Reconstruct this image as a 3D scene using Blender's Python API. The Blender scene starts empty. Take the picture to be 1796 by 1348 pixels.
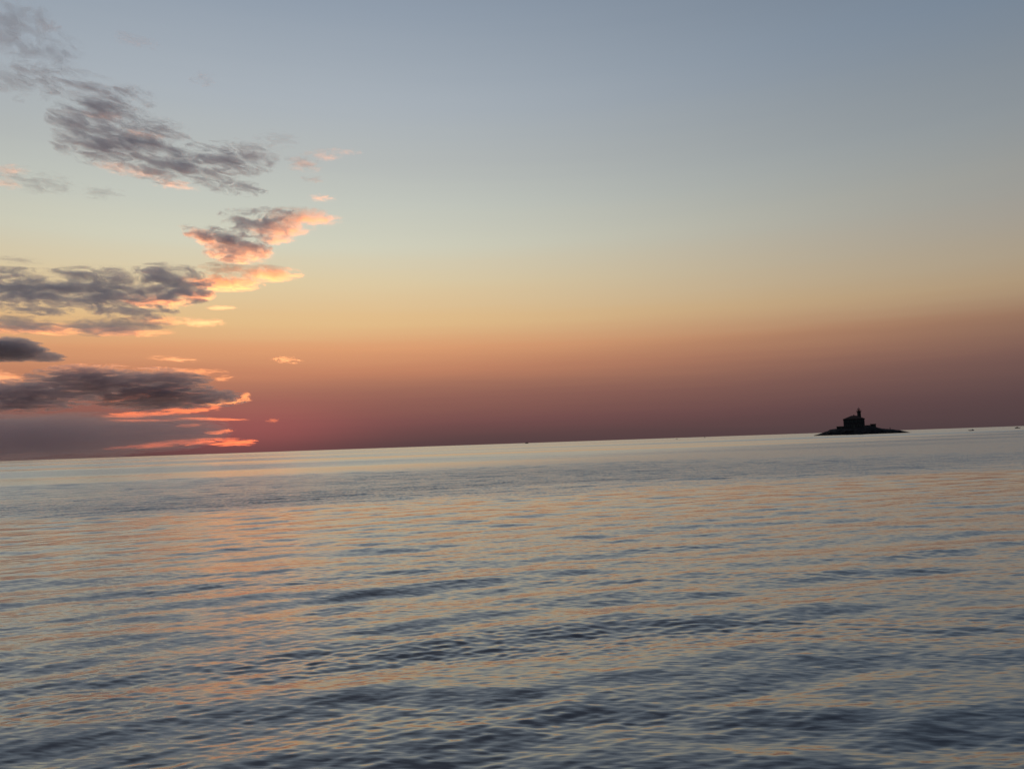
import bpy, bmesh, math, random
import numpy as np
from mathutils import Vector, Matrix, Euler

sc = bpy.context.scene
C = sc.collection
R = math.radians

# ------------------------------------------------------------------ camera
CAM_H = 2.5
PITCH, ROLL = R(4.38), R(1.97)
FPX = 1350.0                      # focal length in pixels of the 1796 px wide photograph
cam_d = bpy.data.cameras.new('camera')
cam = bpy.data.objects.new('camera', cam_d)
C.objects.link(cam)
cam_d.sensor_width = 36.0
cam_d.lens = 36.0 * FPX / 1796.0
cam_d.clip_start, cam_d.clip_end = 0.1, 300000.0
fwd = Vector((0, math.cos(PITCH), math.sin(PITCH)))
r0 = Vector((1, 0, 0)); u0 = Vector((0, -math.sin(PITCH), math.cos(PITCH)))
rgt = r0 * math.cos(ROLL) - u0 * math.sin(ROLL)
upv = u0 * math.cos(ROLL) + r0 * math.sin(ROLL)
m = Matrix((rgt, upv, -fwd)).transposed().to_4x4()
m.translation = Vector((0, 0, CAM_H))
cam.matrix_world = m
sc.camera = cam

def direction(px, py):
    return (fwd * FPX + rgt * (px - 898.0) - upv * (py - 674.0)).normalized()

def at(px, py, Y):
    d = direction(px, py)
    return Vector((0, 0, CAM_H)) + d * (Y / d.y)

# ------------------------------------------------------------------ sky and sun
SUN_AZ = math.atan2(direction(445, 790).x, direction(445, 790).y)   # right of +Y is positive
SUN_EL = R(-1.6)                  # just gone below the horizon: it lights the clouds from underneath only
w = bpy.data.worlds.new('World'); sc.world = w; w.use_nodes = True
nt = w.node_tree; nt.nodes.clear()
N = lambda t, tree=None: (tree or nt).nodes.new(t)

def srgb(r, g, b):
    f = lambda c: c / 12.92 if c <= 0.04045 else ((c + 0.055) / 1.055) ** 2.4
    return (f(r / 255), f(g / 255), f(b / 255), 1.0)

def ramp(tree, stops, lo=0.0, hi=90.0):
    n = N('ShaderNodeValToRGB', tree)
    cr = n.color_ramp; cr.interpolation = 'LINEAR'
    while len(cr.elements) < len(stops):
        cr.elements.new(0.5)
    for e, (d, c) in zip(cr.elements, stops):
        e.position = (d - lo) / (hi - lo); 
    for e, (d, c) in zip(cr.elements, stops):
        e.color = srgb(*c)
    return n

def math_node(tree, op, a, b=None, c=None, clamp=False):
    n = N('ShaderNodeMath', tree); n.operation = op; n.use_clamp = clamp
    for i, v in enumerate((a, b, c)):
        if v is None: continue
        if isinstance(v, (int, float)): n.inputs[i].default_value = v
        else: tree.links.new(v, n.inputs[i])
    return n.outputs[0]

tc = N('ShaderNodeTexCoord')
sep = N('ShaderNodeSeparateXYZ'); nt.links.new(tc.outputs['Generated'], sep.inputs[0])
el = math_node(nt, 'ARCSINE', sep.outputs['Z'])
hmp = N('ShaderNodeMapping'); hmp.inputs['Scale'].default_value = (2.2, 2.2, 46.0); nt.links.new(tc.outputs['Generated'], hmp.inputs['Vector'])
hnz = N('ShaderNodeTexNoise'); hnz.inputs['Scale'].default_value = 1.0; hnz.inputs['Detail'].default_value = 4.0; hnz.inputs['Roughness'].default_value = 0.55
nt.links.new(hmp.outputs[0], hnz.inputs['Vector'])
elh = math_node(nt, 'MULTIPLY_ADD', math_node(nt, 'SUBTRACT', hnz.outputs['Fac'], 0.5), R(1.0), el)     # uneven layers of haze
elf = math_node(nt, 'MULTIPLY_ADD', elh, 180 / math.pi / 95.0, 5.0 / 95.0, clamp=True)  # -5..90 degrees -> 0..1
# towards the afterglow: warm and bright
warm = ramp(nt, [(-5, (40, 42, 52)), (0.3, (92, 68, 69)), (1.9, (120, 79, 79)), (3.6, (146, 96, 86)), (4.5, (168, 113, 92)),
                 (5.6, (195, 130, 98)), (7.3, (221, 157, 111)), (9.2, (226, 187, 134)), (12.0, (221, 201, 161)), (14.8, (209, 207, 186)),
                 (17.5, (196, 199, 188)), (20.5, (182, 186, 183)), (24.5, (169, 177, 184)), (30.5, (145, 157, 171)),
                 (46.0, (99, 106, 120)), (90.0, (50, 58, 76))], -5, 90)
# about fifty degrees away from it: duller
dull = ramp(nt, [(-5, (34, 36, 45)), (0.3, (82, 66, 68)), (1.5, (87, 69, 71)), (2.6, (96, 75, 75)), (4.7, (117, 88, 82)),
                 (6.8, (146, 113, 93)), (8.9, (169, 147, 119)), (10.6, (166, 153, 133)), (13.0, (157, 152, 143)),
                 (15.7, (149, 150, 147)), (19.0, (138, 145, 150)), (22.0, (128, 138, 148)), (26.0, (115, 130, 147)),
                 (46.0, (78, 88, 105)), (90.0, (50, 58, 76))], -5, 90)
for r_ in (warm, dull):
    nt.links.new(elf, r_.inputs[0])
# the sky opposite the sunset: night coming up
east = ramp(nt, [(-5, (16, 17, 23)), (0.0, (30, 32, 42)), (8.0, (40, 43, 56)), (25.0, (46, 52, 66)), (90.0, (50, 58, 76))], -5, 90)
nt.links.new(elf, east.inputs[0])
# horizontal angle from the sun's azimuth
hx = math_node(nt, 'MULTIPLY', sep.outputs['X'], math.sin(SUN_AZ))
hy = math_node(nt, 'MULTIPLY', sep.outputs['Y'], math.cos(SUN_AZ))
dotv = math_node(nt, 'ADD', hx, hy)
hl = math_node(nt, 'SQRT', math_node(nt, 'ADD', math_node(nt, 'MULTIPLY', sep.outputs['X'], sep.outputs['X']),
                                     math_node(nt, 'MULTIPLY_ADD', sep.outputs['Y'], sep.outputs['Y'], 1e-5)))
ang = math_node(nt, 'ARCCOSINE', math_node(nt, 'DIVIDE', dotv, hl, clamp=False))
mr1 = N('ShaderNodeMapRange'); mr1.interpolation_type = 'SMOOTHSTEP'
nt.links.new(ang, mr1.inputs[0]); mr1.inputs[1].default_value = R(2); mr1.inputs[2].default_value = R(63)
mr2 = N('ShaderNodeMapRange'); mr2.interpolation_type = 'SMOOTHSTEP'
nt.links.new(ang, mr2.inputs[0]); mr2.inputs[1].default_value = R(50); mr2.inputs[2].default_value = R(130)
mixA = N('ShaderNodeMix'); mixA.data_type = 'RGBA'
nt.links.new(mr1.outputs[0], mixA.inputs[0]); nt.links.new(warm.outputs[0], mixA.inputs[6]); nt.links.new(dull.outputs[0], mixA.inputs[7])
mixB = N('ShaderNodeMix'); mixB.data_type = 'RGBA'
nt.links.new(mr2.outputs[0], mixB.inputs[0]); nt.links.new(mixA.outputs[2], mixB.inputs[6]); nt.links.new(east.outputs[0], mixB.inputs[7])
# red glow low down where the sun went under
gz = math_node(nt, 'MULTIPLY', ang, 1 / R(7.0))
g1 = math_node(nt, 'EXPONENT', math_node(nt, 'MULTIPLY', math_node(nt, 'MULTIPLY', gz, gz), -1.0))
ez = math_node(nt, 'MULTIPLY', math_node(nt, 'SUBTRACT', el, R(1.6)), 1 / R(2.4))
g2 = math_node(nt, 'EXPONENT', math_node(nt, 'MULTIPLY', math_node(nt, 'MULTIPLY', ez, ez), -1.0))
glow = math_node(nt, 'MULTIPLY', g1, g2)
gcol = N('ShaderNodeMix'); gcol.data_type = 'RGBA'; gcol.blend_type = 'ADD'
nt.links.new(glow, gcol.inputs[0]); nt.links.new(mixB.outputs[2], gcol.inputs[6]); gcol.inputs[7].default_value = (0.115, 0.014, 0.013, 1)
# physical twilight sky added on top
sky = N('ShaderNodeTexSky'); sky.sky_type = 'NISHITA'; sky.sun_disc = False
sky.sun_elevation = SUN_EL; sky.sun_rotation = SUN_AZ
sky.dust_density = 2.0; sky.ozone_density = 2.0
addn = N('ShaderNodeMix'); addn.data_type = 'RGBA'; addn.blend_type = 'ADD'; addn.inputs[0].default_value = 0.03
nt.links.new(gcol.outputs[2], addn.inputs[6]); nt.links.new(sky.outputs[0], addn.inputs[7])
bg = N('ShaderNodeBackground'); bg.inputs[1].default_value = 1.0
nt.links.new(addn.outputs[2], bg.inputs[0])
wo = N('ShaderNodeOutputWorld'); nt.links.new(bg.outputs[0], wo.inputs[0])

sun_d = bpy.data.lights.new('sun', 'SUN'); sun_d.energy = 3.2; sun_d.angle = R(0.53); sun_d.color = (1.0, 0.36, 0.10)
sun = bpy.data.objects.new('sun', sun_d); C.objects.link(sun)
to_sun = Vector((math.sin(SUN_AZ) * math.cos(SUN_EL), math.cos(SUN_AZ) * math.cos(SUN_EL), math.sin(SUN_EL)))
sun.rotation_euler = to_sun.to_track_quat('Z', 'Y').to_euler()
sun.location = (0, 0, 40)

sc.view_settings.view_transform = 'Standard'
sc.view_settings.look = 'None'
sc.view_settings.exposure = 0.0
sc.view_settings.gamma = 1.0
sc.view_settings.use_curve_mapping = False
sc.render.engine = 'CYCLES'
cy = sc.cycles
cy.max_bounces = 8; cy.volume_bounces = 4; cy.transparent_max_bounces = 32
cy.volume_max_steps = 400
cy.use_denoising = True

# ------------------------------------------------------------------ helpers
def material(name, col, rough=0.8, noise=0.0, scale=1.0, metallic=0.0):
    mt = bpy.data.materials.new(name); mt.use_nodes = True
    t = mt.node_tree; b = t.nodes['Principled BSDF']
    b.inputs['Roughness'].default_value = rough; b.inputs['Metallic'].default_value = metallic
    b.inputs['Base Color'].default_value = (*col, 1)
    if noise:
        tcn = N('ShaderNodeTexCoord', t); nz = N('ShaderNodeTexNoise', t)
        nz.inputs['Scale'].default_value = scale; nz.inputs['Detail'].default_value = 6
        t.links.new(tcn.outputs['Object'], nz.inputs['Vector'])
        rp = N('ShaderNodeValToRGB', t)
        rp.color_ramp.elements[0].position = 0.3; rp.color_ramp.elements[1].position = 0.7
        rp.color_ramp.elements[0].color = tuple(c * (1 - noise) for c in col) + (1,)
        rp.color_ramp.elements[1].color = tuple(min(1, c * (1 + noise)) for c in col) + (1,)
        t.links.new(nz.outputs['Fac'], rp.inputs[0]); t.links.new(rp.outputs[0], b.inputs['Base Color'])
        bp = N('ShaderNodeBump', t); bp.inputs['Strength'].default_value = 0.4
        t.links.new(nz.outputs['Fac'], bp.inputs['Height']); t.links.new(bp.outputs[0], b.inputs['Normal'])
    return mt

def link(name, mesh, mat, parent=None):
    o = bpy.data.objects.new(name, mesh); C.objects.link(o)
    if mat: mesh.materials.append(mat)
    if parent: o.parent = parent
    return o

def obj(name, bm, mat, parent=None, smooth=False):
    me = bpy.data.meshes.new(name); bm.normal_update(); bm.to_mesh(me); bm.free()
    if smooth:
        me.polygons.foreach_set('use_smooth', [True] * len(me.polygons))
    return link(name, me, mat, parent)

def empty(name, loc=(0, 0, 0), rz=0.0):
    o = bpy.data.objects.new(name, None); C.objects.link(o)
    o.location = loc; o.rotation_euler = (0, 0, rz); o.empty_display_size = 1
    return o

def tag(o, label=None, cat=None, group=None, kind=None):
    if label: o['label'] = label
    if cat: o['category'] = cat
    if group: o['group'] = group
    if kind: o['kind'] = kind
    return o

def box(bm, cx, cy_, cz, sx, sy, sz, rz=0.0, bevel=0.0):
    """box centred on x, y with its base at cz"""
    mt = Matrix.Translation((cx, cy_, cz + sz / 2)) @ Matrix.Rotation(rz, 4, 'Z') @ Matrix.Diagonal((sx, sy, sz, 1))
    r = bmesh.ops.create_cube(bm, size=1.0, matrix=mt)
    if bevel:
        es = list({e for v in r['verts'] for e in v.link_edges})
        bmesh.ops.bevel(bm, geom=es, offset=bevel, segments=1, affect='EDGES')
    return bm

def cone(bm, cx, cy_, cz, r1, r2, h, seg=16, rz=0.0):
    mt = Matrix.Translation((cx, cy_, cz + h / 2)) @ Matrix.Rotation(rz, 4, 'Z')
    bmesh.ops.create_cone(bm, cap_ends=True, segments=seg, radius1=r1, radius2=r2, depth=h, matrix=mt)
    return bm

def tube(bm, a, b, r, seg=6):
    a = Vector(a); b = Vector(b); d = b - a
    mt = Matrix.Translation((a + b) / 2) @ d.to_track_quat('Z', 'Y').to_matrix().to_4x4()
    bmesh.ops.create_cone(bm, cap_ends=True, segments=seg, radius1=r, radius2=r, depth=d.length, matrix=mt)
    return bm

nb = bmesh.new
rng = np.random.default_rng(11)
rnd = random.Random(5)

# ------------------------------------------------------------------ the sea
def build_sea():
    # one sheet out to the horizon, its rings closing up towards the shore where the camera stands
    r_near = np.concatenate([np.geomspace(1.0, 4.8, 24)[:-1], np.geomspace(4.8, 90.0, 1180)])
    r_far = np.geomspace(90.0, 56000.0, 200)[1:]
    rad = np.concatenate([r_near, r_far])
    a_front = np.linspace(R(-43), R(43), 780)
    a_back = np.linspace(R(45), R(315), 90)[1:-1]
    aa = np.concatenate([a_front, a_back])
    na, nr = len(aa), len(rad)
    RR, AA = np.meshgrid(rad, aa, indexing='ij')
    X = RR * np.sin(AA); Y = RR * np.cos(AA)
    Z = np.zeros_like(X)
    dr = np.gradient(rad)[:, None]
    # wave trains: low wash and swell running in, crests lying slightly askew to the shore line
    gust = np.zeros_like(X)                        # the small ripples come in patches
    for i in range(9):
        l = rng.uniform(1.6, 7.0); th = rng.normal(0, 0.5); k = 2 * math.pi / l
        gust += np.cos(-math.sin(th) * k * 0.45 * X + math.cos(th) * k * Y + rng.random() * 6.283)
    gust = np.clip(0.85 + 0.22 * gust, 0.45, 1.6)
    for lam, slope, spread, n in ((5.5, 0.007, 10, 8), (3.0, 0.022, 12, 16), (1.8, 0.044, 15, 24), (1.1, 0.044, 20, 22),
                                  (0.62, 0.034, 26, 20), (0.36, 0.034, 28, 20), (0.21, 0.046, 26, 20), (0.13, 0.070, 22, 22)):
        for i in range(n):
            l = lam * math.exp(rng.normal(0, 0.20))
            th = R(13) + R(spread) * rng.normal()
            k = 2 * math.pi / l
            kx, ky = -math.sin(th) * k, math.cos(th) * k
            a = 0.78 * slope / k * math.sqrt(2.0 / n) * (0.6 + 0.8 * rng.random())
            ph = rng.random() * 6.283
            fade = np.clip((l / dr - 3.0) / 3.0, 0, 1)
            arg = kx * X + ky * Y + ph
            c = np.cos(arg)
            Z += (a * fade) * (gust if lam < 0.4 else 1.0) * (c + 0.12 * np.cos(2 * arg))
    Z *= 1.0 + 0.2 * np.clip((15.0 - RR) / 8.0, 0, 1) ** 1.5     # the wash steepens as it comes in
    me = bpy.data.meshes.new('sea')
    co = np.stack([X.ravel(), Y.ravel(), Z.ravel()], 1)
    co = np.concatenate([co, [[0, 0, 0.0]]]).astype(np.float32)
    i = np.arange(nr - 1)[:, None] * na; j = np.arange(na)[None, :]; j2 = (j + 1) % na
    quads = np.stack([i + j, i + na + j, i + na + j2, i + j2], -1).reshape(-1, 4)[:, ::-1]
    ctr = len(co) - 1
    tris = np.stack([np.full(na, ctr), np.arange(na), (np.arange(na) + 1) % na], 1)[:, ::-1]
    nq, ntri = len(quads), len(tris)
    me.vertices.add(len(co)); me.vertices.foreach_set('co', co.ravel())
    me.loops.add(nq * 4 + ntri * 3)
    me.loops.foreach_set('vertex_index', np.concatenate([quads.ravel(), tris.ravel()]).astype(np.int32))
    me.polygons.add(nq + ntri)
    me.polygons.foreach_set('loop_start', np.concatenate([np.arange(nq) * 4, nq * 4 + np.arange(ntri) * 3]).astype(np.int32))
    me.polygons.foreach_set('use_smooth', np.ones(nq + ntri, dtype=bool))
    me.update(calc_edges=True)

    mt = bpy.data.materials.new('sea_water'); mt.use_nodes = True
    t = mt.node_tree; b = t.nodes['Principled BSDF']; L = t.links.new
    b.inputs['Base Color'].default_value = (0.014, 0.019, 0.028, 1)
    b.inputs['IOR'].default_value = 2.0
    b.inputs['Coat Weight'].default_value = 0.85; b.inputs['Coat IOR'].default_value = 1.7     # extra coat added to brighten the reflected sky
    geo = N('ShaderNodeNewGeometry', t)
    pos = geo.outputs['Position']
    def noise(vec, rot, sx, sy, detail=2.0, rough=0.5, dist=0.0):
        mp = N('ShaderNodeMapping', t); mp.vector_type = 'TEXTURE'
        mp.inputs['Rotation'].default_value = (0, 0, rot); mp.inputs['Scale'].default_value = (sx, sy, 1)
        L(vec, mp.inputs['Vector'])
        nz = N('ShaderNodeTexNoise', t); nz.noise_dimensions = '2D'
        nz.inputs['Scale'].default_value = 1.0; nz.inputs['Detail'].default_value = detail
        nz.inputs['Roughness'].default_value = rough; nz.inputs['Distortion'].default_value = dist
        L(mp.outputs[0], nz.inputs['Vector'])
        return nz
    # breeze patches: out past a line some forty metres off the water is ruffled, inside it only the wash moves
    sp = N('ShaderNodeSeparateXYZ', t); L(pos, sp.inputs[0])
    line = math_node(t, 'MULTIPLY_ADD', sp.outputs['X'], -0.22, sp.outputs['Y'])
    big = noise(pos, R(12), 26, 9, 5.0)
    line = math_node(t, 'MULTIPLY_ADD', math_node(t, 'SUBTRACT', big.outputs['Fac'], 0.5), 24.0, line)
    ruf = N('ShaderNodeMapRange', t); ruf.interpolation_type = 'SMOOTHSTEP'
    L(line, ruf.inputs[0]); ruf.inputs[1].default_value = 34.0; ruf.inputs[2].default_value = 47.0
    outer = math_node(t, 'MULTIPLY_ADD', sp.outputs['X'], -0.9, line)
    far = N('ShaderNodeMapRange', t); far.interpolation_type = 'SMOOTHSTEP'
    L(outer, far.inputs[0]); far.inputs[1].default_value = 60.0; far.inputs[2].default_value = 150.0
    band = math_node(t, 'MULTIPLY', ruf.outputs[0], math_node(t, 'SUBTRACT', 1.0, far.outputs[0]))
    side = N('ShaderNodeMapRange', t); side.interpolation_type = 'SMOOTHSTEP'     # the breeze comes from seaward on the right
    L(sp.outputs['X'], side.inputs[0]); side.inputs[1].default_value = -45.0; side.inputs[2].default_value = 12.0; side.inputs[3].default_value = 0.35
    band = math_node(t, 'MULTIPLY', band, side.outputs[0])
    slick = noise(pos, R(5), 420, 60, 4.0)
    sl = N('ShaderNodeMapRange', t); L(slick.outputs['Fac'], sl.inputs[0])
    sl.inputs[1].default_value = 0.40; sl.inputs[2].default_value = 0.62; sl.inputs[3].default_value = 0.6; sl.inputs[4].default_value = 1.3
    # unresolved ripples of the ruffled water
    ro = math_node(t, 'MULTIPLY_ADD', band, 0.08, 0.15)
    ro = math_node(t, 'MULTIPLY_ADD', far.outputs[0], 0.02, ro)
    L(ro, b.inputs['Roughness'])
    # amplitude of the small ripples
    lane = N('ShaderNodeMapRange', t); lane.interpolation_type = 'SMOOTHSTEP'     # a calm lane just inside the breeze line
    L(line, lane.inputs[0]); lane.inputs[1].default_value = 16.0; lane.inputs[2].default_value = 30.0
    calm = math_node(t, 'MULTIPLY', lane.outputs[0], math_node(t, 'SUBTRACT', 1.0, ruf.outputs[0]))
    amp = math_node(t, 'MULTIPLY_ADD', band, 0.55, 0.17)
    amp = math_node(t, 'MULTIPLY_ADD', calm, -0.06, amp)
    amp = math_node(t, 'MULTIPLY', amp, sl.outputs[0])
    acc = None
    for rot, sx, sy, det, s in ((R(-4), 0.20, 0.040, 1.5, 1.35), (R(22), 0.42, 0.12, 1.5, 0.4), (R(10), 3.2, 0.8, 2.0, 0.25)):
        nz = noise(pos, rot, sx, sy, det, 0.55, 0.3)
        vs = N('ShaderNodeVectorMath', t); vs.operation = 'SUBTRACT'; L(nz.outputs['Color'], vs.inputs[0]); vs.inputs[1].default_value = (0.5, 0.5, 0.5)
        vm = N('ShaderNodeVectorMath', t); vm.operation = 'MULTIPLY'; L(vs.outputs[0], vm.inputs[0]); vm.inputs[1].default_value = (s * 0.6, s, 0)
        if acc is None: acc = vm.outputs[0]
        else:
            va = N('ShaderNodeVectorMath', t); va.operation = 'ADD'; L(acc, va.inputs[0]); L(vm.outputs[0], va.inputs[1]); acc = va.outputs[0]
    vsc = N('ShaderNodeVectorMath', t); vsc.operation = 'SCALE'; L(acc, vsc.inputs[0]); L(amp, vsc.inputs['Scale'])
    vn = N('ShaderNodeVectorMath', t); vn.operation = 'ADD'; L(geo.outputs['Normal'], vn.inputs[0]); L(vsc.outputs[0], vn.inputs[1])
    # added tilt of the normals towards the viewpoint, so the water mirrors higher sky
    rd = N('ShaderNodeVectorMath', t); rd.operation = 'MULTIPLY'; L(pos, rd.inputs[0]); rd.inputs[1].default_value = (-1, -1, 0)
    rdn = N('ShaderNodeVectorMath', t); rdn.operation = 'NORMALIZE'; L(rd.outputs[0], rdn.inputs[0])
    lean = math_node(t, 'MULTIPLY_ADD', band, 0.14, 0.030)
    lean = math_node(t, 'MULTIPLY_ADD', calm, -0.012, lean)
    lean = math_node(t, 'MULTIPLY_ADD', far.outputs[0], 0.092, lean)
    lean = math_node(t, 'MULTIPLY', lean, sl.outputs[0])
    rds = N('ShaderNodeVectorMath', t); rds.operation = 'SCALE'; L(rdn.outputs[0], rds.inputs[0]); L(lean, rds.inputs['Scale'])
    vn2 = N('ShaderNodeVectorMath', t); vn2.operation = 'ADD'; L(vn.outputs[0], vn2.inputs[0]); L(rds.outputs[0], vn2.inputs[1]); vn = vn2
    nn = N('ShaderNodeVectorMath', t); nn.operation = 'NORMALIZE'; L(vn.outputs[0], nn.inputs[0])
    L(nn.outputs[0], b.inputs['Normal']); L(nn.outputs[0], b.inputs['Coat Normal']); L(ro, b.inputs['Coat Roughness'])
    o = link('sea', me, mt)
    tag(o, kind='structure', label='rippled dusk sea reflecting the grey and orange sky')
    return o
build_sea()
# ------------------------------------------------------------------ the clouds
def cloud(label, D, lobes, tau=4.0, streak=0.0, grain=(60, 16), ka=1.0, na=1.5, thr=0.25, gain=3.0, depth=0.6, detail=7.0, rough=0.74,
          seed=0.0, dist=0.9, g=0.78, col=(0.95, 0.915, 0.945), steps=34, flat=0.0):
    """a closed cloud body of several lobes filled with broken vapour; lobes: (px, py, half width, half height, tilt) seen from the shore"""
    mx = sum(l[0] for l in lobes) / len(lobes); my = sum(l[1] for l in lobes) / len(lobes)
    d0 = direction(mx, my); nrm = Vector((d0.x, d0.y, 0)).normalized(); ax = Vector((nrm.y, -nrm.x, 0))
    eye = Vector((0, 0, CAM_H))
    def P(px, py):
        d = direction(px, py); return eye + d * (D / d.dot(nrm))
    o0 = P(mx, my)
    sx = (P(mx + 1, my) - P(mx - 1, my)).length / 2; sz = (P(mx, my + 1) - P(mx, my - 1)).length / 2
    elev = math.asin(d0.z); se, ce = math.sin(elev), math.cos(elev)
    def plan(th):                                   # tilt in the view -> heading of a level sheet seen from below
        return -math.atan(math.tan(th) / se)
    el_ = []; semi = []
    for (px, py, a, b, tilt) in lobes:
        p = P(px, py) - o0
        th = R(tilt) - ROLL
        size = math.sqrt(a * b) * sx; bm_ = b * sz * ce
        if flat:                                    # a level sheet of cloud: its height in the view is mostly its depth
            rz_ = plan(th)
            s_ = (a * sx / math.cos(rz_), flat * bm_ / se * math.cos(rz_), bm_ * math.sqrt(max(0.02, 1 - flat * flat)) / ce)
            off = -p.z / (se / ce) * 0.85           # farther parts of the sheet stand lower in the view
            c_ = Vector((p.dot(ax) * (1 + off / D), off, p.z + off * se / ce))
            el_.append((c_, s_, (0, 0, rz_)))
        else:
            s_ = (a * sx, depth * size, b * sz)
            el_.append((Vector((p.dot(ax), rnd.uniform(-0.4, 0.4) * size, p.z)), s_, (0, -th, 0)))
        semi.append(1 / math.sqrt((ce / s_[1]) ** 2 + (se / s_[2]) ** 2))
    cmax = max(semi)
    # the hull
    bm = nb()
    for c_, s_, th in el_:
        mt_ = Matrix.Translation(c_) @ Euler(th).to_matrix().to_4x4() @ Matrix.Diagonal((s_[0] * 1.02, s_[1] * 1.02, s_[2] * 1.02, 1))
        bmesh.ops.create_icosphere(bm, subdivisions=4, radius=1.0, matrix=mt_)
    me = bpy.data.meshes.new('cloud_hull'); bm.to_mesh(me); bm.free()
    o = bpy.data.objects.new('cloud', me); C.objects.link(o)
    if len(lobes) > 1:
        rm = o.modifiers.new('union', 'REMESH'); rm.mode = 'VOXEL'
        rm.voxel_size = max(min(min(e[1]) for e in el_) / 3.0, max(o.dimensions) / 160.0)
        dg = bpy.context.evaluated_depsgraph_get()
        me2 = bpy.data.meshes.new_from_object(o.evaluated_get(dg))
        o.modifiers.clear(); o.data = me2; bpy.data.meshes.remove(me); me = me2
    me.name = 'cloud'
    o.location = o0
    o.rotation_euler = (0, 0, math.atan2(ax.y, ax.x))
    # the vapour
    mt = bpy.data.materials.new('cloud_vapour'); mt.use_nodes = True
    t = mt.node_tree; t.nodes.clear(); L = t.links.new
    tcn = N('ShaderNodeTexCoord', t); p = tcn.outputs['Object']
    fmin = None
    for c_, s_, th in el_:
        mp = N('ShaderNodeMapping', t); mp.vector_type = 'TEXTURE'
        mp.inputs['Location'].default_value = c_; mp.inputs['Rotation'].default_value = th; mp.inputs['Scale'].default_value = s_
        L(p, mp.inputs['Vector'])
        ln = N('ShaderNodeVectorMath', t); ln.operation = 'LENGTH'; L(mp.outputs[0], ln.inputs[0])
        fmin = ln.outputs['Value'] if fmin is None else math_node(t, 'SMOOTH_MIN', fmin, ln.outputs['Value'], 0.18)
    f = math_node(t, 'SUBTRACT', 1.0, fmin)
    mp = N('ShaderNodeMapping', t); mp.vector_type = 'TEXTURE'
    if flat:
        rz_ = plan(R(streak) - ROLL)
        mp.inputs['Rotation'].default_value = (0, 0, rz_)
        mp.inputs['Scale'].default_value = (grain[0] * sx / math.cos(rz_), grain[1] * sz / se * math.cos(rz_), grain[1] * sz * 2.0)
    else:
        mp.inputs['Rotation'].default_value = (0, -(R(streak) - ROLL), 0)
        mp.inputs['Scale'].default_value = (grain[0] * sx, 1.3 * (grain[0] + grain[1]) * sx, grain[1] * sz)
    mp.inputs['Location'].default_value = (seed * 3000, seed * 1777, seed * 700)
    L(p, mp.inputs['Vector'])
    nz = N('ShaderNodeTexNoise', t); nz.inputs['Scale'].default_value = 1.0; nz.inputs['Detail'].default_value = detail
    nz.inputs['Roughness'].default_value = rough; nz.inputs['Distortion'].default_value = dist
    L(mp.outputs[0], nz.inputs['Vector'])
    n0 = math_node(t, 'MULTIPLY_ADD', nz.outputs['Fac'], 2 * na, -na - thr)
    dn = math_node(t, 'MULTIPLY_ADD', f, ka, n0)
    dn = math_node(t, 'MULTIPLY', dn, gain, clamp=True)
    ed = N('ShaderNodeMapRange', t); ed.interpolation_type = 'SMOOTHSTEP'; L(f, ed.inputs[0]); ed.inputs[1].default_value = 0.0; ed.inputs[2].default_value = 0.08
    dn = math_node(t, 'MULTIPLY', dn, ed.outputs[0])
    dn = math_node(t, 'MULTIPLY', dn, tau / (2 * cmax))
    pv = N('ShaderNodeVolumePrincipled', t); pv.inputs['Color'].default_value = (*col, 1); pv.inputs['Anisotropy'].default_value = g
    L(dn, pv.inputs['Density'])
    ou = N('ShaderNodeOutputMaterial', t); L(pv.outputs[0], ou.inputs['Volume'])
    mt.cycles.volume_step_rate = 10.0 / steps
    me.materials.append(mt)
    tag(o, label, 'cloud', 'sunset clouds on the left of the sky')
    return o

# The near clouds hang low enough to be in the shadow of the sea's far edge and are only lit by the sky;
# those farther out still catch the sun from underneath.
# --- in shadow
cloud('faint grey scud cloud in the top corner of the sky', 2600,
      [(22, 50, 90, 75, 5), (70, 95, 75, 60, -5), (10, 145, 110, 45, -5)], tau=2.0, streak=-4, grain=(34, 11), na=2.6, thr=0.35, gain=1.6, seed=1, flat=0.98)
cloud('small faint grey puff beside the corner scud', 2600, [(88, 46, 28, 22, 0)], tau=1.0, grain=(18, 10), na=1.8, thr=0.25, gain=1.5, seed=2, flat=0.98)
cloud('faint grey smear high above the large grey cloud', 2700, [(240, 72, 50, 16, -4)], tau=0.45, grain=(26, 7), na=2.0, thr=0.25, gain=1.5, seed=3, flat=0.98)
cloud('tiny faint mauve smudge high up, alone to the right of the scud', 2800, [(356, 138, 34, 18, 4)], tau=0.55, grain=(16, 7), na=2.0, thr=0.25, gain=1.5, seed=4, flat=0.98)
cloud('largest streaky grey cloud sloping down to the right', 3300,
      [(175, 200, 66, 58, -8), (215, 250, 105, 66, -8), (300, 288, 130, 54, -6), (400, 282, 95, 44, -6), (395, 330, 95, 26, -8), (130, 158, 90, 26, -6)],
      tau=5.5, streak=-6, grain=(46, 7.5), na=3.6, thr=0.32, gain=1.8, seed=5, steps=44, flat=0.98)
cloud('wispy grey trail off the right end of the largest grey cloud', 3300,
      [(490, 245, 50, 18, 8), (440, 262, 60, 22, -6), (530, 285, 34, 16, 8)], tau=0.9, streak=2, grain=(34, 6), na=2.5, thr=0.3, gain=1.6, seed=28, flat=0.98)
cloud('thin torn grey wisps at the left edge below the large grey cloud', 3800,
      [(60, 318, 100, 26, -3), (170, 338, 60, 18, -4)], tau=1.3, streak=-3, grain=(34, 5), na=2.4, thr=0.35, gain=1.6, seed=6, flat=0.98)
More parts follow.
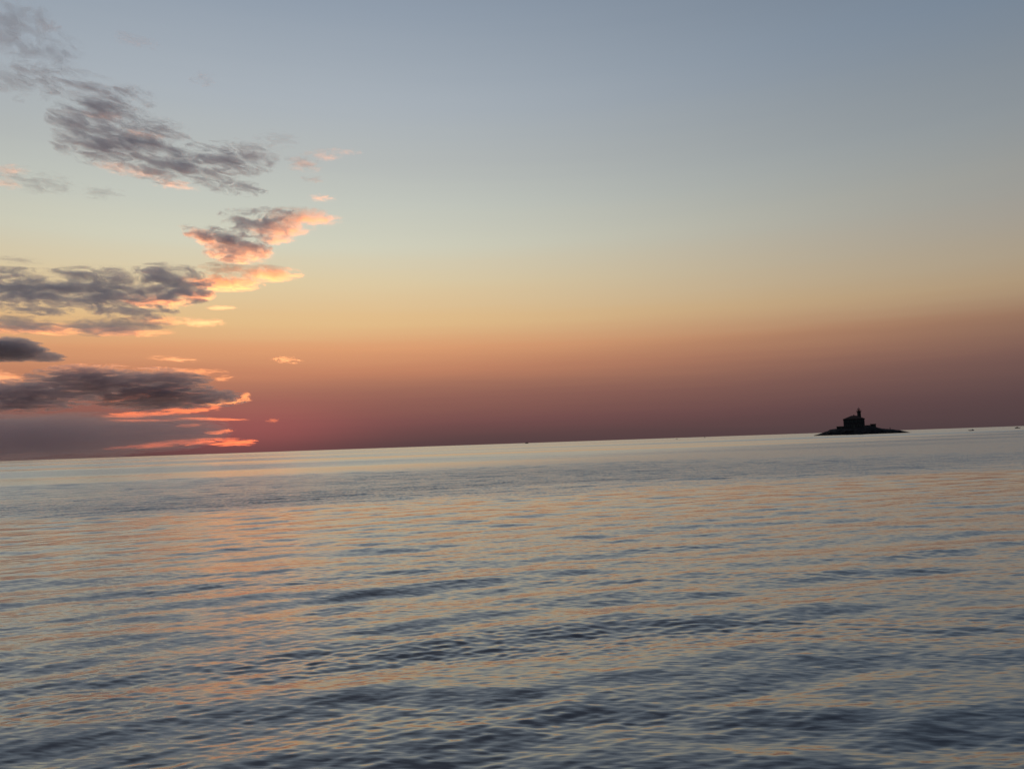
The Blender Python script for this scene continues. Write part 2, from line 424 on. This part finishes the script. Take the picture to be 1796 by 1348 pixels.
cloud('dark billowing head of the comet-shaped cloud', 5000,
      [(455, 396, 62, 30, 8), (415, 428, 60, 36, 7), (362, 418, 32, 26, 8), (395, 452, 44, 18, 5), (490, 380, 50, 14, 6)],
      tau=6.0, streak=5, grain=(30, 7), na=3.2, thr=0.32, gain=2.4, seed=11, steps=44, flat=0.97)
cloud('long dark slate band of cloud reaching in from the left edge', 5600,
      [(40, 508, 130, 34, 2), (180, 510, 130, 38, 2), (300, 506, 92, 36, 3), (230, 545, 100, 24, 3), (60, 545, 80, 16, 2)],
      tau=7.0, streak=3, grain=(42, 7), na=3.4, thr=0.22, gain=2.2, seed=12, steps=44, flat=0.97)
cloud('thin dark cloud strip just below the long dark band', 6200,
      [(40, 570, 90, 18, 2), (180, 574, 110, 20, 1), (260, 568, 60, 12, 3)], tau=3.5, streak=2, grain=(44, 6), na=2.0, thr=0.14, gain=2.2, seed=13, flat=0.97)
cloud('small dark lens of cloud above the long band, larger of the two', 5400, [(262, 475, 36, 10, 2)], tau=2.2, grain=(22, 5), na=1.6, thr=0.15, seed=14, flat=0.97)
cloud('small dark fleck above the long band, smaller of the two', 5400, [(208, 480, 28, 10, 3)], tau=1.6, grain=(18, 5), na=1.8, thr=0.2, seed=15, flat=0.97)
cloud('faint thread of cloud at the left edge above the long band', 5400, [(30, 456, 54, 9, 1)], tau=0.7, grain=(26, 4), na=2.0, thr=0.25, seed=16, flat=0.97)
cloud('solid dark slate cloud with a pointed right tip, cut by the left edge', 8000,
      [(20, 612, 74, 24, 0), (75, 625, 50, 11, 1), (-40, 612, 74, 28, 0)], tau=7.0, streak=0, grain=(36, 8), na=1.2, ka=1.6, thr=0.05, gain=4, seed=19, depth=0.8)
cloud('large dark mauve cloud bank low over the sea', 11000,
      [(40, 692, 150, 30, 3), (165, 668, 130, 34, 2), (290, 668, 100, 28, 0), (275, 700, 120, 26, 3), (375, 697, 74, 18, -1)],
      tau=6.0, streak=2, grain=(40, 6), na=3.0, ka=1.8, thr=0.22, gain=2.6, seed=22, steps=50, col=(0.90, 0.84, 0.88))
cloud('lowest dusky indigo cloud bank lying along the horizon at the left', 13000,
      [(-60, 768, 300, 50, 2), (130, 764, 230, 46, 2), (290, 756, 150, 40, 2)], tau=3.6, streak=2, grain=(110, 5), na=1.2, ka=2.0, thr=0.0, gain=1.3, seed=24, steps=40, col=(0.84, 0.78, 0.84))
# --- still in the sun; where col is given, sunset reddening is put into it
cloud('pink shreds glowing behind the lower edge of the largest grey cloud', 9000,
      [(235, 300, 80, 14, -5), (300, 322, 60, 12, -5)], tau=0.9, streak=-4, grain=(26, 6), na=2.4, thr=0.3, gain=2, seed=29, flat=0.97)
cloud('small salmon patch glowing behind the top of the largest grey cloud', 9000, [(178, 200, 44, 12, 2)], tau=0.9, grain=(24, 6), na=2.2, thr=0.25, gain=2, seed=30, flat=0.97)
cloud('small salmon patch glowing behind the middle of the largest grey cloud', 9000, [(248, 236, 46, 12, 6)], tau=0.9, grain=(24, 6), na=2.2, thr=0.25, gain=2, seed=31, flat=0.97)
cloud('small pink wisp cut by the left edge', 9000, [(8, 322, 40, 12, -2), (20, 300, 42, 14, 3)], tau=0.7, grain=(24, 6), na=2.0, thr=0.3, seed=7, flat=0.97)
cloud('feathery pale pink wisp standing apart right of the large grey cloud', 9000,
      [(530, 290, 34, 18, 10), (565, 272, 42, 13, 6), (604, 267, 36, 9, 1)], tau=0.8, streak=5, grain=(26, 6), na=2.3, thr=0.3, gain=2, seed=8, flat=0.97)
cloud('short bright peach dash just under the feathery wisp', 9500, [(546, 315, 30, 10, 7)], tau=0.8, streak=6, grain=(18, 5), na=2.0, thr=0.3, gain=2, seed=9, flat=0.97)
cloud('short bright peach dash just above the comet-shaped cloud', 9500, [(563, 347, 30, 9, 6)], tau=0.8, streak=5, grain=(18, 4), na=2.0, thr=0.28, gain=2, seed=10, flat=0.97)
cloud('glowing orange tail of the comet-shaped cloud', 12000,
      [(525, 386, 76, 20, 6), (480, 402, 62, 22, 6), (420, 445, 66, 26, 5), (365, 420, 26, 22, 5), (480, 420, 40, 12, 5)],
      tau=2.6, streak=5, grain=(34, 7), na=2.5, thr=0.2, gain=2.4, seed=32, steps=40, flat=0.93, col=(0.97, 0.77, 0.67))  # deeper sunlit orange put into the vapour colour, likewise below
cloud('ragged orange glowing arm at the right end of the long dark band', 14000,
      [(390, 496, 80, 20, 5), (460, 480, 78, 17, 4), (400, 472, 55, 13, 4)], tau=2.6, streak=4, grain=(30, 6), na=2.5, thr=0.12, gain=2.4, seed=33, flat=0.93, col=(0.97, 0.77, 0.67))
cloud('red-orange glow showing under the right part of the long dark band', 14000,
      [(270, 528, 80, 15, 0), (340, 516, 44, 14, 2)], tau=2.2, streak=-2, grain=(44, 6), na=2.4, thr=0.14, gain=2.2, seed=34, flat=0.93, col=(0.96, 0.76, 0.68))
cloud('pink-edged veil glowing under the thin dark strip', 15000,
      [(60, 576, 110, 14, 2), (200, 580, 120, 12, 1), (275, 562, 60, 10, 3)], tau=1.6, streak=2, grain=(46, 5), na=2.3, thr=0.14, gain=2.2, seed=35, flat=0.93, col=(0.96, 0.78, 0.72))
cloud('small burning orange wisp under the right end of the long band', 15000, [(352, 565, 50, 12, 2)], tau=1.1, grain=(22, 4.5), na=2.2, thr=0.3, gain=2, seed=17, flat=0.95)
cloud('hair-thin bright streak just above the small burning orange wisp', 15000, [(386, 540, 34, 5, 4)], tau=0.6, grain=(18, 3), na=1.6, thr=0.2, gain=2, seed=18)
cloud('thin glowing orange thread above the low dark bank', 20000, [(303, 630, 54, 6, -1)], tau=0.45, grain=(26, 3), na=2.2, thr=0.3, gain=2, seed=20)
cloud('lone small yellow-orange fleck in the open orange sky', 20000, [(502, 631, 32, 7, -3)], tau=0.3, grain=(18, 4), na=2.2, thr=0.3, gain=2, seed=21)
cloud('pale orange veil at the left edge above the low dark bank', 27000, [(0, 664, 60, 18, -2)], tau=0.7, grain=(40, 7), na=1.4, thr=0.15, seed=23)
SUNSET_RED = (0.95, 0.55, 0.48)  # reddening of the low sunset light, put into the vapour colour
cloud('ragged orange streaks glowing off the top right of the low dark bank', 60000,
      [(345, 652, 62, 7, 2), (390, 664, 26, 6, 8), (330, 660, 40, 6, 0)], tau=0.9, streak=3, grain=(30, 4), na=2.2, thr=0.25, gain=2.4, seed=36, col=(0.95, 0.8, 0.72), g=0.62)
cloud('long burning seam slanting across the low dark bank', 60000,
      [(300, 681, 50, 7, 6), (235, 696, 60, 5, 13)], tau=1.4, streak=8, grain=(40, 4), na=1.6, thr=0.12, gain=2.4, seed=37, col=SUNSET_RED, g=0.62)
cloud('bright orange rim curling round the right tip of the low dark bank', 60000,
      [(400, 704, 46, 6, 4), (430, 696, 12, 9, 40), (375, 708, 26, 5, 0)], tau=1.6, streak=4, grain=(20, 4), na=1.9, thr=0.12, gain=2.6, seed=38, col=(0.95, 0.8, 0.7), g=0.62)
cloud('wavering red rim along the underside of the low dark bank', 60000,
      [(330, 720, 60, 6, 3), (250, 727, 80, 6, 3), (375, 715, 20, 5, 10)], tau=1.3, streak=3, grain=(34, 4), na=1.9, thr=0.12, gain=2.4, seed=39, col=SUNSET_RED, g=0.62)
cloud('straight glowing red streak, upper of two over the sunset point', 62000, [(365, 735, 82, 3.5, 0), (250, 737, 80, 3.5, 1)], tau=1.0, grain=(60, 3), na=1.0, thr=0.1, gain=2, seed=25, g=0.65, col=SUNSET_RED)
cloud('small red dashes under the straight glowing streak', 62000, [(330, 746, 26, 4, 4), (385, 757, 34, 5, 5)], tau=1.2, streak=4, grain=(24, 3), na=1.8, thr=0.15, gain=2.4, seed=40, g=0.65, col=SUNSET_RED)
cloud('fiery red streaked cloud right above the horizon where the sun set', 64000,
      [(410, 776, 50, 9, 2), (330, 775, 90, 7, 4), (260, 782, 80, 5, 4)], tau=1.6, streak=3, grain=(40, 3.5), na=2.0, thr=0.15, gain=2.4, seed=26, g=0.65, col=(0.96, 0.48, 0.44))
cloud('tiny pink fleck right of the glowing red streaks', 62000, [(478, 737, 14, 5, 2)], tau=0.3, grain=(12, 3), na=1.6, thr=0.15, gain=2, seed=27, g=0.6, col=SUNSET_RED)
# ------------------------------------------------------------------ the island and its lighthouse
YI = 700.0                                        # metres out from the shore
stone = material('weathered_limestone', (0.08, 0.075, 0.068), 0.95, 0.35, 0.5)
rockm = material('wet_dark_rock', (0.04, 0.038, 0.036), 0.95, 0.4, 0.35)
rooft = material('clay_roof_tiles', (0.09, 0.05, 0.038), 0.95, 0.3, 1.2)
dark_iron = material('dark_painted_iron', (0.05, 0.05, 0.055), 0.5, 0.3, 3.0)
wood = material('weathered_shutter_wood', (0.12, 0.15, 0.11), 0.7, 0.3, 3.0)
def glass_mat(name, tint):
    mt = bpy.data.materials.new(name); mt.use_nodes = True
    b = mt.node_tree.nodes['Principled BSDF']; b.inputs['Base Color'].default_value = (*tint, 1)
    b.inputs['Roughness'].default_value = 0.03; b.inputs['Transmission Weight'].default_value = 1.0; b.inputs['IOR'].default_value = 1.2
    return mt
lantern_glass = glass_mat('lantern_glass', (0.95, 0.8, 0.76))
pane_mat = material('dark_window_glass', (0.03, 0.035, 0.04), 0.08)
K = YI / FPX                                      # metres per photograph pixel at that distance
orig = at(1508, 757.4, YI); orig.z = 0.0
AZI = math.atan2(orig.x, orig.y)                 # the islet lies square to the line of sight
def ix(px): return (at(px, 757.4, YI).x - orig.x) * math.cos(AZI)
def island_point(x, y, z): return Vector((orig.x, orig.y, 0)) + Matrix.Rotation(-AZI, 3, 'Z') @ Vector((x, y, z))
def hz(px, py):                                   # height above the water of a point seen at px, py
    return at(px, py, YI).z

from mathutils import noise as mnoise
def build_island():
    prof = [(1425, 763.2), (1433, 761.6), (1444, 757.6), (1451, 755.3), (1456, 752.8), (1467, 751.6), (1480, 750.4), (1500, 749.2), (1520, 746.4), (1532, 746.8),
            (1542, 750.4), (1548, 751.4), (1554, 752.3), (1567, 752.6), (1576, 754.2), (1583, 755.7), (1590, 757.0), (1595, 758.6)]
    xs = np.array([ix(p[0]) for p in prof]); hs = np.array([hz(*p) for p in prof])
    nx, ny = 260, 110
    x0, x1 = xs[0] - 3, xs[-1] + 3
    verts, faces = [], []
    for j in range(ny):
        v = -1 + 2 * j / (ny - 1)
        for i in range(nx):
            x = x0 + (x1 - x0) * i / (nx - 1)
            u = (x - x0) / (x1 - x0) * 2 - 1
            half = 17.0 * math.sqrt(max(0.02, 1 - u * u)) * (1 + 0.25 * mnoise.noise(Vector((x * 0.06, 3.1 * (1 if v > 0 else 5), 0))))
            y = v * half
            h = float(np.interp(x, xs, hs, left=-1.2, right=-1.2))
            sh = max(0.0, 1 - abs(v) ** 3.0)
            z = h * sh - (1 - sh) * 1.6
            q = Vector((x * 0.16, y * 0.16, 0))
            z += (1.1 * mnoise.fractal(q, 1.0, 2.0, 5) + 0.7 * abs(mnoise.noise(q * 3.1)) - 0.35) * (0.35 + 0.65 * (1 - abs(2 * sh - 1))) * min(1.0, 0.25 + h / 4.0)
            verts.append((x + 0.4 * mnoise.noise(q * 2.3), y, z))
    for j in range(ny - 1):
        for i in range(nx - 1):
            a = j * nx + i
            faces.append((a, a + 1, a + nx + 1, a + nx))
    # skirt under water so the island is a closed solid rock
    me = bpy.data.meshes.new('island'); me.from_pydata(verts, [], faces); me.update()
    o = link('island', me, rockm); o.location = orig; o.rotation_euler = (0, 0, -AZI)
    tag(o, 'low black rocky islet carrying the lighthouse', kind='structure')
    # boulders lying along the shore
    bms = []
    for s in range(4):
        bm = nb(); bmesh.ops.create_icosphere(bm, subdivisions=2, radius=1.0)
        for v in bm.verts:
            v.co *= 1 + 0.35 * mnoise.noise(v.co * 1.3 + Vector((s * 7, 0, 0)))
            v.co.z *= 0.7
        me_b = bpy.data.meshes.new('boulder'); bm.to_mesh(me_b); bm.free(); me_b.materials.append(rockm); bms.append(me_b)
    for i in range(46):
        x = rnd.uniform(xs[0] + 1, xs[-1] - 1)
        h = float(np.interp(x, xs, hs))
        u = (x - x0) / (x1 - x0) * 2 - 1
        half = 17.0 * math.sqrt(max(0.02, 1 - u * u))
        v = rnd.uniform(0.70, 0.97) * (-1 if rnd.random() < 0.75 else 1)
        b = bpy.data.objects.new('boulder', bms[i % 4]); C.objects.link(b); b.parent = o
        s = rnd.uniform(0.6, 1.6) * min(1.0, 0.4 + h / 5)
        b.location = (x, v * half, max(-0.1, h * (1 - abs(v) ** 3.0) * 0.9 - 0.2)); b.scale = (s * rnd.uniform(1, 1.6), s, s * rnd.uniform(0.6, 1.0))
        b.rotation_euler = (0, 0, rnd.uniform(0, 6.28))
    return o
build_island()

def windows(root, wall_x0, wall_x1, y_face, z0, rows, cols, wdt, hgt, row_h, axis='x'):
    """window > frame, pane, sill, shutter; set into the facade that faces -y"""
    for r_i in range(rows):
        for c_i in range(cols):
            x = wall_x0 + (wall_x1 - wall_x0) * (c_i + 0.5) / cols
            z = z0 + r_i * row_h
            if r_i == 0 and c_i == cols // 2: continue      # the door goes here
            bm = nb()
            for (dx, dz, sx_, sz_) in ((-wdt / 2, 0, 0.16, hgt + 0.16), (wdt / 2, 0, 0.16, hgt + 0.16), (0, hgt, wdt - 0.16, 0.16), (0, hgt * 0.55, wdt - 0.17, 0.08)):
                box(bm, x + dx, y_face - 0.04, z + dz, sx_, 0.12, sz_)
            f_ = obj('window', bm, wood, root)
            bm = nb(); box(bm, x, y_face + 0.0, z + 0.02, wdt - 0.18, 0.05, hgt - 0.04); obj('pane', bm, pane_mat, f_)
            bm = nb(); box(bm, x, y_face - 0.12, z - 0.2, wdt + 0.5, 0.3, 0.17); obj('sill', bm, stone, f_)
            for s in (-1, 1):
                bm = nb(); box(bm, x + s * (wdt * 0.78), y_face - 0.06, z, wdt * 0.42, 0.08, hgt)
                obj('shutter', bm, wood, f_)

def hip_roof(name, x0, x1, y0, y1, z, ridge_x0, ridge_x1, zr, over, parent):
    x0 -= over; x1 += over; y0 -= over; y1 += over; ym = (y0 + y1) / 2
    bm = nb()
    b = [bm.verts.new(p) for p in ((x0, y0, z), (x1, y0, z), (x1, y1, z), (x0, y1, z))]
    e = [bm.verts.new(p) for p in ((x0, y0, z + .25), (x1, y0, z + .25), (x1, y1, z + .25), (x0, y1, z + .25))]
    a, c = bm.verts.new((ridge_x0, ym, zr)), bm.verts.new((ridge_x1, ym, zr))
    bm.faces.new(b[::-1])
    for i in range(4): bm.faces.new((b[i], b[(i + 1) % 4], e[(i + 1) % 4], e[i]))
    bm.faces.new((e[0], e[1], c, a)); bm.faces.new((e[1], e[2], c)); bm.faces.new((e[2], e[3], a, c)); bm.faces.new((e[3], e[0], a))
    return obj(name, bm, rooft, parent)

def build_lighthouse():
    x0, x1 = ix(1480.4), ix(1517.6)
    zb = hz(1500, 750.5)
    z_eave = hz(1499, 734.8); z_ridge = hz(1499, 728.4)
    y0, y1 = -6.0, 7.0
    root = empty('lighthouse', (orig.x, orig.y, 0), -AZI)
    tag(root, 'dark lighthouse with hipped-roof keeper house and lantern tower on the islet', 'lighthouse')
    bm = nb(); box(bm, (x0 + x1) / 2, (y0 + y1) / 2, zb - 2.5, x1 - x0, y1 - y0, z_eave - zb + 2.5); obj('wall', bm, stone, root)
    bm = nb(); box(bm, (x0 + x1) / 2, (y0 + y1) / 2, z_eave - 0.35, x1 - x0 + 0.5, y1 - y0 + 0.5, 0.34); obj('cornice', bm, stone, root)
    rf = hip_roof('roof', x0, x1, y0, y1, z_eave, ix(1495.0), ix(1504.0), z_ridge, 0.45, root)
    bm = nb(); box(bm, ix(1499.5), 1.8, z_ridge - 1.6, 0.9, 0.9, 2.2); box(bm, ix(1499.5), 1.8, z_ridge + 0.6, 1.15, 1.15, 0.2); obj('chimney', bm, stone, rf)
    hh = (z_eave - zb)
    windows(root, x0 + 0.5, x1 - 0.5, y0, zb + 1.1, 2, 5, 1.1, 1.9, hh * 0.5)
    xm = (x0 + x1) / 2
    bm = nb(); box(bm, xm, y0 - 0.03, zb - 0.1, 1.5, 0.14, 2.7); dr = obj('door', bm, wood, root)
    bm = nb(); tube(bm, (xm + .5, y0 - .12, zb + 1.15), (xm + .5, y0 - .12, zb + 1.35), .04); obj('handle', bm, dark_iron, dr)
    # tower
    tx = ix(1508.8); ty = 3.0
    z_gal = hz(1508.8, 721.4)
    tr = (ix(1512.3) - ix(1505.2)) / 2
    bm = nb(); cone(bm, tx, ty, zb - 1.0, tr * 1.12, tr * 0.98, z_gal - zb + 1.0, 8, R(22.5)); tw = obj('tower', bm, stone, root)
    for fz in (0.62, 0.82):
        bm = nb(); box(bm, tx, ty - tr * 0.985, zb + (z_gal - zb) * fz, 0.55, 0.2, 1.2); obj('window', bm, pane_mat, tw)
    bm = nb(); cone(bm, tx, ty, z_gal - 0.6, tr * 1.0, tr * 1.3, 0.6, 8, R(22.5)); cone(bm, tx, ty, z_gal + 0.003, tr * 1.38, tr * 1.38, 0.28, 24)
    gl = obj('gallery', bm, stone, root)
    bm = nb(); rr = tr * 1.28; zt = z_gal + 0.28
    ring = [(tx + rr * math.cos(2 * math.pi * i / 16), ty + rr * math.sin(2 * math.pi * i / 16)) for i in range(16)]
    for i, (a, b) in enumerate(ring):
        a2, b2 = ring[(i + 1) % 16]
        tube(bm, (a, b, zt), (a, b, zt + 1.05), 0.04)
        for hh_ in (0.5, 1.05): tube(bm, (a, b, zt + hh_), (a2, b2, zt + hh_), 0.035)
    obj('railing', bm, dark_iron, gl)
    lr = tr * 0.70; z_l = zt; z_lt = hz(1508.8, 716.6)
    ln = empty('lantern', (0, 0, 0)); ln.parent = root
    bm = nb(); cone(bm, tx, ty, z_l, lr, lr, 0.5, 16); obj('base', bm, stone, ln)
    bm = nb(); cone(bm, tx, ty, z_l + 0.5, lr * 0.93, lr * 0.93, z_lt - z_l - 0.5, 16); obj('glazing', bm, lantern_glass, ln)
    bm = nb()
    for i in range(8):
        a = 2 * math.pi * (i + .5) / 8
        tube(bm, (tx + lr * math.cos(a), ty + lr * math.sin(a), z_l + .5), (tx + lr * math.cos(a), ty + lr * math.sin(a), z_lt), 0.05)
    obj('glazing_bars', bm, dark_iron, ln)
    bm = nb(); cone(bm, tx, ty, z_l + 0.5, 0.25, 0.25, 0.6, 10); cone(bm, tx, ty, z_l + 1.1, 0.38, 0.38, 0.7, 12); obj('lamp', bm, dark_iron, ln)
    bm = nb(); cone(bm, tx, ty, z_lt, lr * 1.2, lr * 0.25, 0.75, 16); cone(bm, tx, ty, z_lt + 0.75, 0.22, 0.2, 0.4, 10); obj('cupola', bm, dark_iron, ln)
    bm = nb(); tube(bm, (tx, ty, z_lt + 1.1), (tx, ty, z_lt + 1.7), 0.05); obj('lightning_rod', bm, dark_iron, ln)
build_lighthouse()

def small_building(name, label, cat, px0, px1, py_top, py_base, y0, y1, roof):
    xa, xb = ix(px0), ix(px1); xm = (px0 + px1) / 2
    zt, zb = hz(xm, py_top), hz(xm, py_base)
    root = empty(name, island_point((xa + xb) / 2, (y0 + y1) / 2, zb), -AZI); tag(root, label, cat)
    wx, wy, h = xb - xa, y1 - y0, zt - zb
    bm = nb(); box(bm, 0, 0, -2.0, wx, wy, h + 2.0 - 0.3); obj('wall', bm, stone, root)
    if roof == 'flat':
        bm = nb(); box(bm, 0, 0, h - 0.3, wx + 0.7, wy + 0.7, 0.32); obj('roof', bm, stone, root)
    else:
        bm = nb()
        pts = [(-wx / 2 - .2, -wy / 2 - .2, h - .3), (wx / 2 + .2, -wy / 2 - .2, h - .3), (wx / 2 + .2, wy / 2 + .2, h + .1), (-wx / 2 - .2, wy / 2 + .2, h + .1)]
        lo = [bm.verts.new(p) for p in pts]; hi = [bm.verts.new((p[0], p[1], p[2] + .2)) for p in pts]
        bm.faces.new(lo[::-1]); bm.faces.new(hi)
        for i in range(4): bm.faces.new((lo[i], lo[(i + 1) % 4], hi[(i + 1) % 4], hi[i]))
        obj('roof', bm, rooft, root)
    bm = nb(); box(bm, wx * 0.18, -wy / 2 - 0.03, -0.3, 0.9, 0.1, min(2.0, h * 0.85)); obj('door', bm, wood, root)
    bm = nb(); box(bm, -wx * 0.22, -wy / 2 - 0.02, h * 0.35, 0.8, 0.08, h * 0.3); obj('window', bm, pane_mat, root)
small_building('store_shed', 'low flat shed against the left side of the lighthouse house', 'shed', 1467.6, 1480.2, 747.6, 752.0, -4.0, 4.0, 'lean')
small_building('cistern_house', 'small square flat-roofed hut right of the lighthouse', 'hut', 1527.0, 1536.8, 743.2, 748.6, -3.0, 3.0, 'flat')

# low yard wall between house and hut, mooring post
bm = nb(); xa, xb = ix(1518.0), ix(1526.6); zt = hz(1522, 745.4)
for i in range(9):
    box(bm, (i + 0.5) * (xb - xa) / 9, 0, -2.0, (xb - xa) / 9 - 0.02, 0.6, 2.0 + 1.1 + 0.15 * rnd.random())
yw = obj('yard_wall', bm, stone); yw.location = island_point(xa, -2, zt - 1.1); yw.rotation_euler = (0, 0, -AZI)
tag(yw, 'low stone yard wall between the lighthouse and the hut', 'wall')
root = empty('mooring_post', island_point(ix(1560.5), -3, hz(1560.5, 752.4))); tag(root, 'short mooring post on the low right end of the islet', 'post')
bm = nb(); cone(bm, 0, 0, -1.2, 0.32, 0.26, 2.4, 12); obj('shaft', bm, dark_iron, root)
bm = nb(); cone(bm, 0, 0, 1.2, 0.42, 0.36, 0.28, 12); obj('cap', bm, dark_iron, root)

# ------------------------------------------------------------------ boats
hull_white = material('white_boat_paint', (0.55, 0.55, 0.54), 0.4, 0.1, 2.0)
hull_dark = material('dark_boat_paint', (0.05, 0.055, 0.07), 0.45, 0.2, 2.0)
cloth_dark = material('dark_clothing', (0.05, 0.05, 0.06), 0.9)
sail_cloth = material('furled_sailcloth', (0.4, 0.39, 0.36), 0.9, 0.1, 2.0)
def hull(bm, Lh, B, H):
    st = 12; rows = []
    for i in range(st + 1):
        u = i / st
        bw = B / 2 * (1 - max(0, (u - 0.45) / 0.55) ** 2.2) * (0.86 + 0.14 * min(1, u * 3))
        sheer = H * (1 + 0.35 * u * u); x = (u - 0.5) * Lh + 0.0
        bw = max(bw, 0.02)
        rows.append([bm.verts.new(p) for p in ((x + .10 * Lh * max(0, u - .7), bw, sheer), (x, bw * 0.82, H * 0.3), (x, 0, -0.35 * H), (x, -bw * 0.82, H * 0.3),
                                               (x + .10 * Lh * max(0, u - .7), -bw, sheer), (x, 0, sheer * 0.86))])
    for a, b in zip(rows, rows[1:]):
        for k in range(6): bm.faces.new((a[k], b[k], b[(k + 1) % 6], a[(k + 1) % 6]))
    bm.faces.new(rows[0][::-1]); bm.faces.new(rows[-1])
    bmesh.ops.recalc_face_normals(bm, faces=bm.faces)
def boat(px, py, Y, Lh, heading, label, hm, cabin=True, mast=0.0, sitter=0, name='motor_boat', cat='boat'):
    p = at(px, py, Y)
    root = empty(name, (p.x, p.y, 0.0), heading); tag(root, label, cat, 'small boats off the islet' if Y < 3000 else 'boats on the horizon')
    B, H = Lh * 0.34, Lh * 0.13
    bm = nb(); hull(bm, Lh, B, H); obj('hull', bm, hm, root)
    if cabin:
        bm = nb(); box(bm, 0.05 * Lh, 0, H * 0.85, Lh * 0.30, B * 0.62, H * 1.15, bevel=0.08 * H); cb = obj('cabin', bm, hull_white if hm is hull_white else hm, root)
        bm = nb(); box(bm, 0.05 * Lh, 0, H * 1.45, Lh * 0.305, B * 0.63, H * 0.32); obj('window', bm, pane_mat, cb)
        bm = nb(); box(bm, 0.03 * Lh, 0, H * 2.003, Lh * 0.36, B * 0.7, H * 0.10); obj('roof', bm, hm, cb)
    if mast:
        bm = nb(); tube(bm, (0.08 * Lh, 0, H * 0.8), (0.08 * Lh, 0, mast), 0.012 * Lh); obj('mast', bm, dark_iron, root)
        bm = nb(); tube(bm, (0.08 * Lh, 0, H * 2.6), (-0.36 * Lh, 0, H * 2.7), 0.02 * Lh, 8); obj('furled_sail', bm, sail_cloth, root)
    bm = nb(); box(bm, -0.5 * Lh - 0.12, 0, H * 0.3, 0.3, 0.35, H * 1.1, bevel=0.05); tube(bm, (-0.5 * Lh - 0.15, 0, H * 0.5), (-0.5 * Lh - 0.15, 0, -0.5 * H), 0.06); obj('outboard_motor', bm, dark_iron, root)
    return root
def person(px, py, Y, dx, z, label):
    """a seated figure, a few pixels tall, one continuous skinned body"""
    p = at(px, py, Y)
    J = [((0, 0, .0), .15), ((0, 0, .30), .14), ((0, 0, .50), .16), ((0, 0, .60), .06), ((0, 0, .74), .10), ((0, 0, .82), .08),
         ((.10, .0, .0), .09), ((.14, -.40, .05), .075), ((.14, -.42, -.36), .05), ((.14, -.56, -.40), .045),
         ((-.10, .0, .0), .09), ((-.14, -.40, .05), .075), ((-.14, -.42, -.36), .05), ((-.14, -.56, -.40), .045),
         ((.20, 0, .50), .06), ((.26, -.05, .24), .05), ((.18, -.28, .12), .04), ((-.20, 0, .50), .06), ((-.26, -.05, .24), .05), ((-.18, -.28, .12), .04)]
    E = [(0, 1), (1, 2), (2, 3), (3, 4), (4, 5), (0, 6), (6, 7), (7, 8), (8, 9), (0, 10), (10, 11), (11, 12), (12, 13), (2, 14), (14, 15), (15, 16), (2, 17), (17, 18), (18, 19)]
    me = bpy.data.meshes.new('person'); me.from_pydata([j[0] for j in J], E, [])
    o = link('person', me, cloth_dark); o.location = (p.x + dx, p.y, z)
    sk = o.modifiers.new('skin', 'SKIN'); sb = o.modifiers.new('smooth', 'SUBSURF'); sb.levels = sb.render_levels = 1
    for v, j in zip(me.skin_vertices[0].data, J): v.radius = (j[1], j[1])
    me.skin_vertices[0].data[0].use_root = True
    tag(o, label, 'person')
boat(1704.0, 753.6, 640, 4.6, R(8), 'open pale dinghy with a seated figure, right of the islet', hull_white, cabin=False, name='dinghy')
person(1704.0, 753.6, 640, 0.7, 0.75, 'dark seated person in the pale dinghy right of the islet')
boat(1784.5, 750.4, 900, 5.6, R(175), 'dark low motor boat at the far right edge of the sea', hull_dark)
boat(1236.0, 766.0, 2400, 7.5, R(60), 'small dark boat on the horizon between the sunset and the islet', hull_dark, mast=4.0, name='fishing_boat')
boat(1187.0, 769.0, 1500, 4.0, R(20), 'tiny pale boat just under the horizon, left of the dark one', hull_white)
boat(924.0, 776.0, 4200, 20, R(30), 'small ship with a mast on the horizon near the middle of the picture', hull_dark, mast=12.0, name='coastal_ship', cat='ship')
